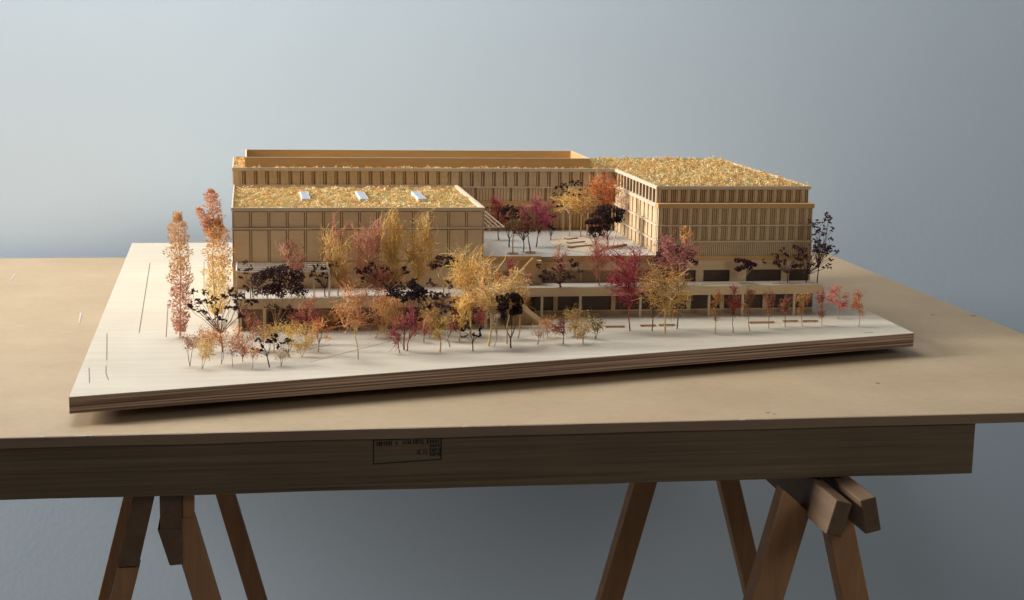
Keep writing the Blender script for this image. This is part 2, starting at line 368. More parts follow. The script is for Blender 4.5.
for k in range(9):
    a = .3625+k*w2
    if a+w2 > gx1: break
    m = MB()
    for q in range(5): u = a+.0026+q*.0054; m.box(u,u+.0046,gy+.0008,gy+.0039,.9309,.9547)
    m.build('window', M['facade'], back)
bx('moss_bed', M['grassbed'], back, gx0+.0016,gx1,gy+.0003,gyb-.0022,.9837,.9862)
cr = MB(); ring(cr, -.0097,.6055,2.7587,2.9240,.9865,1.0050,.003,.003,.003,.003); cr.build('roof_crown', M['orange'], back)
m = MB(); ring(m, -.0097,.6055,2.7587,2.9240,1.0052,1.0060,.003,.003,.003,.003); m.build('crown_edge', M['edge'], back)
moss('roof_grass', back, [(gx0+.002,gx1,gy+.001,2.7575),(gx0+.002,-.0115,2.7575,gyb-.004),(.6075,gx1,2.7575,gyb-.004)], .9865, 9000, 2, .0050, .0030)

# ------------------------------------------------------------------ office building (right)
off = empty('office_building', 'four storey office with stacked slatted rows and a large moss roof', 'model building')
ox0,ox1,oy,oyb = .648,.9105,2.430,2.955
uy, ux1 = 2.4442, .908
bx('wall', M['slot'], off, ox0+.0035,ox1-.002,oy+.0024,oyb,.8702,.9565)
bx('upper_wall', M['slot'], off, ox0+.0035,ux1-.001,uy+.0040,oyb,.9567,.9835)
m = MB(); m.box(ox0+.0035,ox1-.002,oy+.0045,oyb,.7852,.8700); m.build('base_core', M['glass'], off)
# base wall with wide openings
m = MB(); ops = [(.6555,.6830),(.6960,.7150),(.7275,.7728),(.8003,.8610),(.8740,.9085)]
m.box(ox0,ox1,oy,oy+.0044,.8537,.8700); m.box(ox0,ox1,oy,oy+.0044,.7852,.8338)
xs = [ox0]+[v for o_ in ops for v in o_]+[ox1]
for i in range(0,len(xs),2): m.box(xs[i],xs[i+1],oy,oy+.0044,.8338,.8537)
m.build('base_wall', M['facade'], off)
bx('side_wall', M['edge'], off, ox0,ox0+.0034,oy+.0045,2.7395,.7852,.8778)
bx('side_wall', M['facade'], off, ox1-.0019,ox1,oy+.0045,oyb,.7852,.9565)
bx('base_band', M['orange'], off, ox0-.0008,ox1+.0008,oy-.0016,oy+.0044,.8702,.8768)
bx('sill_band', M['orange'], off, ox0-.0008,ox1+.0008,oy-.0016,oy+.0130,.9552,.9625)
bx('setback_ledge', M['edge'], off, ox0,ox1,oy+.0002,uy,.9545,.9551)
bx('side_sill', M['edge'], off, ox0-.0014,ox0+.0034,oy+.0135,2.7395,.9552,.9612)
for z in (.9005,.9268):
    bx('floor_band', M['edge'], off, ox0-.0008,ox1+.0008,oy-.0020,oy+.0044,z-.0012,z+.0012)
    bx('floor_band', M['edge'], off, ox0-.0016,ox0+.0034,oy+.0050,2.7395,z-.0014,z+.0014)
m = MB(); ring(m, ox0-.0010,ux1+.0006,uy-.0018,oyb,.9842,.9897,.0,.0022,.0026,.002); m.box(ox0-.0010,ox0+.0032,uy+.0008,2.7375,.9842,.9897)
m.build('cornice', M['edge'], off)
nb = 16; wb = (ox1-ox0)/nb
rows = [(.8770,.8992,oy,ox0,ox1,2),(.9018,.9255,oy,ox0,ox1,0),(.9281,.9551,oy,ox0,ox1,0),(.9626,.9841,uy,ox0,ux1,1)]
rw = random.Random(11)
for z0,z1,yy,xa,xb,kind in rows:
    w = (xb-xa)/nb
    for k in range(nb):
        a = xa+k*w; m = MB()
        if kind == 2:
            for q in range(5): u = a+.0005+q*w/5; m.box(u,u+.0020,yy-.0004,yy+.0040,z0,z1)
        else:
            m.box(a+.0004,a+.0014,yy-.0004,yy+.0040,z0,z1); m.box(a+.0100,a+.0109,yy+.0002,yy+.0040,z0,z1); m.box(a+.0132,a+.0140,yy+.0008,yy+.0040,z0,z1)
        win = m.build('window', M['facade'], off)
        if kind != 2: bx('panel', M['band'], win, a+.0028,a+.0082,yy+.0010,yy+.0040,z0+.0002,z1-.0002)
# side wall towards the courtyard
ns = 11; ya, yb = oy+.004, 2.736; ws = (yb-ya)/ns
bx('corner_pier', M['edge'], off, ox0-.0006,ox0+.0034,oy+.0046,oy+.0098,.8781,.9551)
for z0,z1 in ((.8782,.8990),(.9020,.9253),(.9283,.9550)):
    for k in range(ns):
        a = ya+.006+k*(yb-ya-.006)/ns; w = (yb-ya-.006)/ns
        bx('side_window', M['facade'], off, ox0+.0006,ox0+.0034,a+.0070,a+w-.0004,z0+.0008,z1-.0008)
ya = uy+.001; w = (2.736-ya)/13
for k in range(13):
    a = ya+k*w; f = MB().box(ox0-.0004,ox0+.0034,a,a+.0052,.9614,.9840).build('side_window', M['band'], off)
    bx('pane', M['glass'], f, ox0+.0024,ox0+.0034,a+.0054,a+w-.0002,.9614,.9840)
bx('moss_bed', M['grassbed'], off, ox0+.0034,ux1-.0020,uy+.0010,oyb-.0022,.9837,.9862)
moss('roof_grass', off, [(ox0+.004,ux1-.0015,uy+.0015,oyb-.003)], .9868, 28000, 3, .0082, .0030)

# ------------------------------------------------------------------ podium, terraces, courtyard
pod = empty('left_podium', 'low podium with dark openings below the hall terrace', 'model building')
px0, px1, py = -.0210, .3950, 2.3130
m = MB(); m.box(px0,px1,py,2.4035,.8222,.8345); m.box(px0-.008,.3595,2.4037,2.7385,.8222,.8345)
m.build('terrace_slab', M['band'], pod)
m = MB(); m.box(px0+.0004,px1-.0004,py+.0006,2.4030,.8346,.8350); m.build('terrace_paving', M['deck'], pod)
bx('soffit_band', M['edge'], pod, px0+.001,px1-.001,py+.003,2.402,.8190,.8221)
bx('rear_wall', M['recess'], pod, px0,px1-.04,2.352,2.402,.7852,.8188)
for a,b in ((-.0175,.0140),(.0235,.0835),(.121,.142),(.158,.206),(.220,.288),(.305,.350)):
    bx('opening', M['glass'] if a != -.0175 else M['recess'], pod, a, b, 2.349, 2.3518, .7853, .8125)
for x in (-.0184,.0177,.0845,.1482,.2132,.2957,.352): bx('column', M['facade'], pod, x-.0024,x+.0024,2.317,2.322,.7852,.8189)
bx('side_wall', M['facade'], pod, px0,px0+.003,2.3225,2.3518,.7852,.8188)

pr = empty('right_podium', 'long slim podium on thin columns before the office and courtyard', 'model building')
rx0, rx1, ry = .3956, .9155, 2.385
m = MB(); m.box(rx0,rx1,ry,2.4288,.8230,.8345); m.build('terrace_slab', M['band'], pr)
m = MB(); m.box(rx0+.0004,rx1-.0004,ry+.003,2.4278,.8346,.8350); m.build('terrace_paving', M['deck'], pr)
bx('soffit_band', M['edge'], pr, rx0,rx1-.001,ry+.002,2.4285,.8202,.8229)
bx('rear_wall', M['glass'], pr, rx0+.05,rx1-.002,2.4215,2.4285,.7852,.8200)
bx('rear_sill', M['edge'], pr, rx0+.05,rx1-.002,2.4180,2.4212,.7895,.7915)
bx('rear_plinth', M['recess'], pr, rx0+.05,rx1-.002,2.4190,2.4212,.7852,.7893)
for x in (.4526,.5148,.6130,.6610,.7268,.7831,.8704): bx('column', M['edge'], pr, x-.0019,x+.0019,2.389,2.393,.7852,.8201)
for x in (.480,.575,.640,.701,.757,.83,.895): bx('mullion', M['facade'], pr, x-.0035,x+.0035,2.4170,2.4213,.7917,.8200)
# loose card strips lying on the terrace
for (a,b,y,h,rz) in ((.715,.800,2.398,.0012,.03),(.835,.868,2.396,.0015,-.05),(.868,.905,2.400,.0016,.06),(.885,.912,2.392,.0012,-.2)):
    o = MB().box(a-(a+b)/2,b-(a+b)/2,-.0035,.0035,0,h).build('paving_strip', M['edge'], pr); o.location = ((a+b)/2,y+.004,.8352); o.rotation_euler.z = rz

cy = empty('courtyard_deck', 'raised pale courtyard floor between hall and office', 'courtyard')
cx0, cx1, cyf, cyb = .3605, .6472, 2.4300, 2.7392
bx('fill', M['recess'], cy, cx0,cx1,cyf+.006,cyb,.7852,.8756)
bx('paving', M['court'], cy, cx0,cx1,cyf+.003,cyb+.028,.8758,.8770)
m = MB(); m.box(cx0,.4570,cyf,cyf+.0028,.8680,.8785); m.box(.4935,cx1,cyf,cyf+.0028,.8680,.8785); m.box(.4572,.4933,cyf,cyf+.0028,.8595,.8678)
m.build('edge_band', M['orange'], cy)
m = MB(); m.box(cx0,.4570,cyf+.001,cyf+.0058,.8352,.8678); m.box(.4572,.4933,cyf+.0012,cyf+.0058,.8352,.8593); m.box(.4935,cx1,cyf+.001,cyf+.0058,.8352,.8678)
m.build('front_wall', M['facade'], cy)
for a,b_ in ((.363,.385),(.388,.409),(.4600,.4910),(.4950,.5220),(.5250,.5480),(.5510,.5880),(.5910,.6130),(.6160,.6440)): bx('wall_panel', M['groove'], cy, a,b_,cyf-.0002,cyf+.0009,.8355,.8540)
# stairs
st = empty('courtyard_stair', 'short straight stair with a wide sloping parapet up to the courtyard', 'stair')
m = MB(); ya_, yb_ = 2.4050, 2.4165
f_ = [(.4105,.8480),(.4215,.8360),(.4570,.8690),(.4400,.8790)]
m.hull8([(x,ya_,z) for x,z in f_], [(x,yb_,z) for x,z in f_])
m.build('parapet', M['orange'], st)
for k in range(7):
    xa = .4562-k*.0058; bx('step', M['band'], st, xa-.0057, xa, 2.4170, 2.4292, .8353, .8728-k*.0052)
st = empty('terrace_stair', 'stair with a sloping parapet from the terrace down to the board', 'stair')
m = MB(); y0, y1 = 2.312, 2.3245
m.hull8([(.396,y0,.8230),(.396,y1,.8230),(.4445,y1,.7853),(.4445,y0,.7853)], [(.396,y0,.8315),(.396,y1,.8315),(.4545,y1,.7853),(.4545,y0,.7853)])
m.build('parapet', M['band'], st)
for k in range(8): a = .3965+k*.0062; bx('step', M['recess'], st, a, a+.0061, 2.335, 2.358, .7852, .8245-k*.0054)
bx('kerb', M['band'], st, .360,.402,2.3100,2.3118,.7852,.7885)
# seating mound
mo = empty('seating_mound', 'oval stepped seating mound in the courtyard', 'mound')
m = MB(); ringv = []
for z, f in ((.8771,1),(.8784,.985),(.8802,.90),(.8814,.72),(.8820,.4)):
    ringv.append([(.5465+.0455*f*math.cos(a), 2.565+.092*f*math.sin(a), z) for a in [q*2*PI/48 for q in range(48)]])
P_ = [p for r_ in ringv for p in r_]; Fc = [tuple(range(192,240))]
for r_ in range(4): Fc += [(r_*48+q, r_*48+(q+1)%48, (r_+1)*48+(q+1)%48, (r_+1)*48+q) for q in range(48)]
m.poly(P_, Fc); m.build('mound_body', M['edge'], mo)
for (xa,ya),(xb,yb) in (((.5336,2.590),(.554,2.605)),((.5274,2.543),(.557,2.561)),((.5202,2.4995),(.560,2.519))):
    d = Vector((xb-xa,yb-ya,0)).normalized(); q = Vector((-d.y,d.x,0))*.010
    st_ = MB().prism([(xa,ya),(xb,yb),(xb+q.x,yb+q.y),(xa+q.x,ya+q.y)], .8780, .8836).build('step', M['bench'], mo)
    MB().prism([(xa-.0003,ya-.0004),(xb+.0003,yb-.0004),(xb+q.x,yb+q.y),(xa+q.x,ya+q.y)], .8837, .8843).build('step_top', M['edge'], st_)
pl = MB().prism([(.590,2.515),(.6275,2.549),(.6245,2.553),(.587,2.519)], .8771, .8800).build('planter_edge', M['bench'], None)
tag(pl, 'low red-brown edging strip in the courtyard by the office side wall', 'edging')

# trellis on the left terrace
tg = empty('terrace_trellis', 'slender pale trellis on posts along the hall terrace', 'trellis')
for x in (-.0228,-.0023,.0219,.0447,.0675,.0912,.1142): bx('post', M['white'] if x in (-.0228,.1142) else M['edge'], tg, x-.0009,x+.0009,2.3155,2.3172,.8352,.8745)
for k in range(5):
    y = 2.316+k*.0205; bx('slat', M['white'], tg, -.0237,.1151,y-.0008,y+.0008,.8747,.8760)
for x in (-.0228,.1142): bx('side_bar', M['white'], tg, x-.0009,x+.0009,2.3145,2.4020,.8762,.8774)
bx('end_panel', M['edge'], tg, .1128,.1156,2.3180,2.3225,.8352,.8744)

# benches
bl = ['longest bench strip at the left, beside the dark shrub','bench strip just right of the crimson trunk','bench strip behind the slim pale trunk',
      'bench strip between the olive and rust narrow trees','bench strip behind the second-last rust tree','bench strip at the right end of the row']
for (a,b,y),lab in zip(((.5369,.5681,2.306),(.5935,.6186,2.3105),(.6236,.6496,2.312),(.7733,.8148,2.323),(.8313,.8565,2.330),(.863,.889,2.328)), bl):
    e_ = empty('bench', lab, 'bench', 'benches on the board', (0,0,0))
    bx('seat', M['bench'], e_, a,b,y-.0022,y+.0022,BZ+.0012,BZ+.0030)
    bx('foot', M['recess'], e_, a+.003,a+.005,y-.0018,y+.0018,BZ,BZ+.0011); bx('foot', M['recess'], e_, b-.005,b-.003,y-.0018,y+.0018,BZ,BZ+.0011)
# ------------------------------------------------------------------ dried-flower trees
PAL = {
 'goldred':[(.56,.31,.08),(.50,.22,.08)], 'goldpale':[(.58,.30,.09),(.60,.40,.13),(.52,.20,.09)], 'dark':[(.062,.024,.024),(.085,.034,.030),(.040,.017,.018)],
 'black':[(.024,.012,.013),(.036,.015,.016)], 'maroon':[(.075,.022,.022),(.05,.018,.022),(.15,.05,.035)], 'darkmar':[(.055,.016,.022),(.04,.013,.018)],
 'redtwig':[(.34,.13,.07),(.42,.19,.09)], 'yellow':[(.58,.37,.10),(.54,.31,.07),(.62,.44,.16)], 'orange':[(.54,.23,.06),(.58,.31,.10),(.44,.15,.05)],
 'rust':[(.33,.14,.075),(.40,.20,.10),(.25,.08,.05)], 'rustcrim':[(.27,.08,.045),(.38,.16,.06),(.22,.04,.04)], 'orangebr':[(.46,.23,.085),(.52,.29,.12),(.36,.15,.06)],
 'ochretop':[(.50,.32,.10),(.44,.25,.07),(.54,.37,.14)], 'pink':[(.44,.19,.12),(.46,.25,.11),(.40,.15,.10)], 'olive':[(.50,.32,.09),(.44,.26,.06),(.54,.36,.12)],
 'yelltan':[(.56,.37,.13),(.60,.42,.17),(.46,.26,.08)], 'beige':[(.52,.37,.22),(.58,.44,.28)], 'crimpink':[(.27,.065,.055),(.33,.12,.08),(.20,.035,.04)],
 'crimson':[(.27,.03,.04),(.32,.055,.05),(.20,.02,.034)], 'rustpink':[(.42,.16,.10),(.34,.10,.07)], 'dustpink':[(.33,.12,.085),(.42,.18,.12),(.25,.07,.055)],
 'ochre':[(.46,.28,.085),(.52,.33,.11),(.38,.2,.06)], 'ochdark':[(.38,.25,.07),(.06,.03,.02),(.46,.3,.09)], 'brownor':[(.42,.19,.065),(.32,.13,.05),(.46,.25,.08)],
 'darkred':[(.30,.07,.045),(.22,.05,.035),(.36,.12,.06)], 'brolive':[(.30,.17,.06),(.36,.21,.08),(.26,.1,.05)], 'redpink':[(.46,.10,.075),(.40,.15,.07),(.5,.15,.11)],
 'olivebr':[(.28,.17,.07),(.22,.11,.05)], 'magenta':[(.26,.035,.06),(.32,.07,.08),(.20,.025,.045)], 'orangered':[(.46,.16,.05),(.50,.23,.065),(.38,.10,.045)],
}
for k_ in PAL:
    if k_ not in ('dark','black','maroon','darkmar'):
        PAL[k_] = [(min(.85,a*1.24), min(.8,b*1.27), c*1.42) for a,b,c in PAL[k_]]
def vary(r, c, a=.18):
    k = r.uniform(1-a,1+a); return (min(1,c[0]*k), min(1,c[1]*k*r.uniform(.93,1.07)), min(1,c[2]*k*r.uniform(.9,1.1)))
def leaf(mb, r, p, d, l, w, c):
    d = d.normalized(); s = d.orthogonal().normalized(); s.rotate(Matrix.Rotation(r.uniform(0,2*PI),3,d))
    mb.poly([p, p+d*l*.45+s*w*.5, p+d*l, p+d*l*.5-s*w*.5], [(0,1,2,3)]); mb.c.append(c)
OCT = [(1,0,0),(-1,0,0),(0,1,0),(0,-1,0),(0,0,1),(0,0,-1)]
OF = [(0,2,4),(2,1,4),(1,3,4),(3,0,4),(2,0,5),(1,2,5),(3,1,5),(0,3,5)]
def bud(mb, r, p, s, c):
    q = Vector((r.gauss(0,1),r.gauss(0,1),r.gauss(0,1))).normalized(); rot = q.rotation_difference(Vector((0,0,1)))
    pts = []
    for o in OCT:
        v = Vector(o)*s*r.uniform(.65,1.3); v.rotate(rot); pts.append(p+v)
    mb.poly(pts, OF); mb.c += [vary(r,c,.12) for _ in OF]
def dome(r, k):
    u = r.uniform(-.80,.80); t = r.uniform(-.7,.7)
    return Vector((u, t, (.95*(1-u*u*.85) if k%2 else r.uniform(-.35,.35)) - .18))
def rsph(r):
    while True:
        v = Vector((r.uniform(-1,1),r.uniform(-1,1),r.uniform(-1,1)))
        if v.length <= 1: return v
def bend(r, a, b, n=4, amp=.06, sag=0):
    a, b = Vector(a), Vector(b); L_ = (b-a).length; out = [a]
    o = Vector((r.gauss(0,1),r.gauss(0,1),0))*amp*L_
    for i in range(1,n): t = i/n; out.append(a.lerp(b,t) + o*math.sin(PI*t) + Vector((r.gauss(0,1),r.gauss(0,1),r.gauss(0,.5)))*amp*.25*L_ + Vector((0,0,sag*L_*math.sin(PI*t))))
    out.append(b); return out

def make_tree(i, spec):
    kind, pal, tp, x, y, z, cx, z0, z1, w, lab = spec
    r = random.Random(100+i); mm = .001
    cx, z0, z1, w = cx*mm, z0*mm, z1*mm, w*mm
    z0 = max(z0, .004); h = z1-z0; rx, rz = w/2, h/2; C = Vector((cx, 0, (z0+z1)/2)); ry = min(rx*.85, .026)
    colors = PAL[pal]; T = MB(); F = MB(); F.c = []
    root = Vector((0,0,-.0005)); px2 = (w*650)*(h*650)
    def E(v):
        f = min(1.45, max(.3,1-v.z*v.z)**-.28) if kind in 'TRBS' else 1
        return Vector((C.x+v.x*rx*f, C.y+v.y*ry*f, C.z+v.z*rz))
    name, cat = 'model_tree', 'model tree'
    if kind == 'T' or kind == 'R':
        tr_ = .0011 if z1 > .06 else .0008
        if kind == 'R': tr_ = .0006
        if tp == 'yel' and w > .06: tr_ = .0017
        fork = Vector((cx*.55, 0, z0 + h*(.12 if kind=='T' else .2)))
        stem = bend(r, root, fork, 4, .05); T.tube(stem, [tr_*(1-.12*k) for k in range(5)], 6)
        topv = Vector((cx+r.uniform(-.15,.15)*rx, 0, z1-h*.08)); ax = bend(r, fork, topv, 5, .06); T.tube(ax, [tr_*.55*(1-.16*k) for k in range(6)], 5)
        K = max(9, min(34, int(px2/60)))
        N = int(min(5200, max(400, px2*(.95 if kind=='T' else 1.3))))
        sg = Vector((max(.0022,rx*.27), max(.0022,ry*.3), max(.0022,rz*.2)))
        for k in range(K):
            v = rsph(r)
            if v.length < .35: v = v*1.9 if v.length > .1 else Vector((.4,0,.3))
            v = v*(.62+.3*r.random())/max(.35,v.length) if r.random()<.75 else v*.6
            tip = E(v); t = max(0,min(1,(tip.z-z0)/h)); b0 = ax[max(0,min(4,int(t*5*.75)))] 
            if r.random() < .3: b0 = stem[3].lerp(fork, r.random())
            br = bend(r, b0, tip, 4, .10, .08); T.tube(br, [.0006,.0005,.00042,.00034,.00026], 4)
            col = colors[r.randrange(len(colors))]
            if pal == 'ochretop' and tip.z > z1-h*.22: col = (.50,.19,.12)
            if pal == 'pink' and abs(tip.x-C.x) > rx*.6: col = (.52,.27,.12)
            for _ in range(9):
                s0 = br[r.randrange(2,5)]; s1 = tip + Vector((r.gauss(0,sg.x*1.1),r.gauss(0,sg.y*1.1),r.gauss(.2*sg.z,sg.z*1.1)))
                tw = bend(r, s0, s1, 3, .14, .10); nf = len(F.f); F.tube(tw, [.00038,.00034,.0003,.00022], 3); F.c += [vary(r,tuple(min(1,c_*1.3) for c_ in col),.18)]*(len(F.f)-nf)
            for _ in range(N//K):
                if r.random() < .45: p = br[2].lerp(br[4], r.random()) + Vector((r.gauss(0,sg.x*.45),r.gauss(0,sg.y*.45),r.gauss(0,sg.z*.5)))
                else: p = tip + Vector((r.gauss(0,sg.x*.8),r.gauss(0,sg.y*.8),r.gauss(0,sg.z*.8)))
                q = (p-C); f_ = min(1.45,max(.3,1-(q.z/rz)**2)**-.28); q = Vector((q.x/rx/f_,q.y/ry/f_,q.z/rz))
                if q.length > 1.05+r.random()*.22: continue
                d = Vector((r.gauss(0,1),r.gauss(0,1),r.gauss(.35,.9)))
                l = r.uniform(.0014,.0034); leaf(F, r, p, d, l, l*r.uniform(.25,.55), vary(r,col,.25))
    elif kind == 'B':
        for k in range(1 if w < .03 else 2):
            top = Vector((cx*.7+r.uniform(-.12,.12)*w, r.uniform(-.1,.1)*w, z0+r.uniform(.1,.35)*h)); a = bend(r, root, top, 3, .05); T.tube(a, [.0006,.0005,.00045,.0004], 4)
            for q in range(9):
                v = rsph(r); tip = E(v*(.6+.4*r.random())/max(.3,v.length)); br = bend(r, a[2].lerp(a[3],r.random()), tip, 4, .12, .10); T.tube(br, [.00034,.0003,.00026,.0002,.00016], 3)
                for _ in range(int(min(85,max(28,px2/10)))):
                    t_ = r.random()**.55; p = br[1].lerp(br[4],t_) + Vector((r.gauss(0,1),r.gauss(0,1),r.gauss(0,1)))*.0028
                    d = Vector((r.gauss(0,1),r.gauss(0,1),r.gauss(.3,.8))); l = r.uniform(.0014,.0033); leaf(F, r, p, d, l, l*r.uniform(.25,.55), vary(r,colors[r.randrange(len(colors))],.22))
        name, cat = 'model_shrub', 'model shrub'
    elif kind == 'D':
        fork = Vector((cx*.25,0,z0*.42)); T.tube(bend(r,root,fork,3,.04), [.0012,.0011,.001,.0009], 6)
        K = max(6,int(w/.0085)); n = int(min(2600,max(600,px2*1.7)))
        if pal == 'black' and h > w*.8: n = int(n*1.1)
        for k in range(K):
            u = (k+.5)/K*2-1; tip = Vector((cx+u*rx*.85, r.uniform(-.6,.6)*ry, z0+h*(.30+.25*(1-u*u))))
            T.tube(bend(r,fork if r.random()<.7 else fork*.8,tip,4,.05,-.06), [.0006,.0005,.00045,.0004,.0003], 4)
        lobes = [(E(dome(r,kk)), r.uniform(.26,.40)) for kk in range(max(14,int(w/.0028)))]
        for c, s in lobes:
            hx, hz = max(.0042,s*min(rx,rz*1.6)*.9), max(.0032,s*min(rz,rx)*1.05)
            for _ in range(n//len(lobes)):
                v = rsph(r); v = v.normalized()*(.55+.5*r.random()) if v.length > 1e-3 else v
                p = c + Vector((v.x*hx, v.y*hx, v.z*hz)); bud(F, r, p, r.uniform(.0008,.0016), colors[r.randrange(len(colors))])
    elif kind == 'S':
        fork = Vector((cx*.3,0,max(.004,z0*.6+h*.08))); T.tube(bend(r,root,fork,3,.04), [.0010,.0009,.0008,.0007], 6)
        tips = []
        K = int(min(26,max(6,px2/48)))
        for k in range(K):
            u = (k+.5)/K*2-1; v = Vector((u*.95, r.uniform(-.8,.8), r.uniform(-.75,.95)))
            if v.xz.length > 1: v *= 1/v.xz.length
            tip = E(v); tips.append(tip); T.tube(bend(r,fork,tip,4,.08,.04), [.00055,.00045,.0004,.00035,.0003], 4)
        for tip in tips:
            for q in range(r.randint(3,5)):
                c = tip + Vector((r.gauss(0,.0026),r.gauss(0,.0022),r.gauss(0,.0018))); col = colors[r.randrange(len(colors))]
                for _ in range(r.randint(5,8)):
                    d = Vector((r.gauss(0,1),r.gauss(0,1),r.gauss(.2,.6))); l = r.uniform(.0022,.0046); leaf(F, r, c, d, l, l*r.uniform(.5,.8), vary(r,col,.2))
                bud(F, r, c, r.uniform(.0011,.0018), col)
    elif kind == 'P':
        T.tube(bend(r,root,Vector((cx,0,z1*.97)),6,.015), [.0011,.001,.0009,.0008,.0007,.0005,.0003], 6)
        axes = [(Vector((cx*.3,0,z0)), Vector((cx-.001,0,z1)), rx*.90, 4300)]
        if pal == 'goldpale': axes = [(Vector((.003,0,z0)), Vector((.004,0,z1-.045)), rx*.76, 4700), (Vector((.004,0,z1-.075)), Vector((-.004,.002,z1)), rx*.42, 1700),
                                      (Vector((0,0,z1-.075)), Vector((-.022,.003,z1-.028)), rx*.26, 900)]
        for a, b, rr, n in axes:
            br = bend(r,a,b,5,.02)
            if b.x < -.01: T.tube(br,[.0005]*6,4)
            for _ in range(n):
                t = r.random(); p0 = br[min(4,int(t*5))].lerp(br[min(5,int(t*5)+1)], (t*5)%1)
                prof = min(1,t*5+.3)*min(1,(1-t)*3+.35)*(1+.2*math.sin(t*31)+.15*math.sin(t*57+1))
                ang = r.uniform(0,2*PI); out = Vector((math.cos(ang),math.sin(ang)*.8,0)); rad = rr*prof*r.random()**.6
                p = p0+out*rad; d = out*.9+Vector((r.gauss(0,.4),r.gauss(0,.4),.7+r.gauss(0,.5))); l = r.uniform(.0022,.0050)
                zz = (p.z-z0)/h
                if pal == 'goldred': col = (.62,.30,.20) if zz < .46+r.gauss(0,.05) else ((.76,.50,.22) if r.random()<.7 else (.72,.38,.24))
                else: col = (.74,.41,.28) if (zz > .74+r.gauss(0,.06) or b.x < -.01) and r.random()<.7 else ((.76,.57,.22) if zz < .4+r.gauss(0,.1) else (.78,.49,.21))
                leaf(F, r, p, d, l, l*r.uniform(.32,.55), vary(r,col,.2))
        name = 'model_tree'
    grp = 'trees and shrubs of the model' if kind != 'R' else 'narrow trees along the right front edge'
    e = empty(name, lab, cat, grp, (x,y,z))
    T.build('trunk' if kind != 'B' else 'stems', TRUNK[tp], e)
    F.build('crown', M['leaf'], e)
    if 'round base' in lab:
        MB().prism([(.0085*math.cos(q*PI/12),.0085*math.sin(q*PI/12)) for q in range(24)], .0001, .0018).build('base_disc', M['bench'], e)
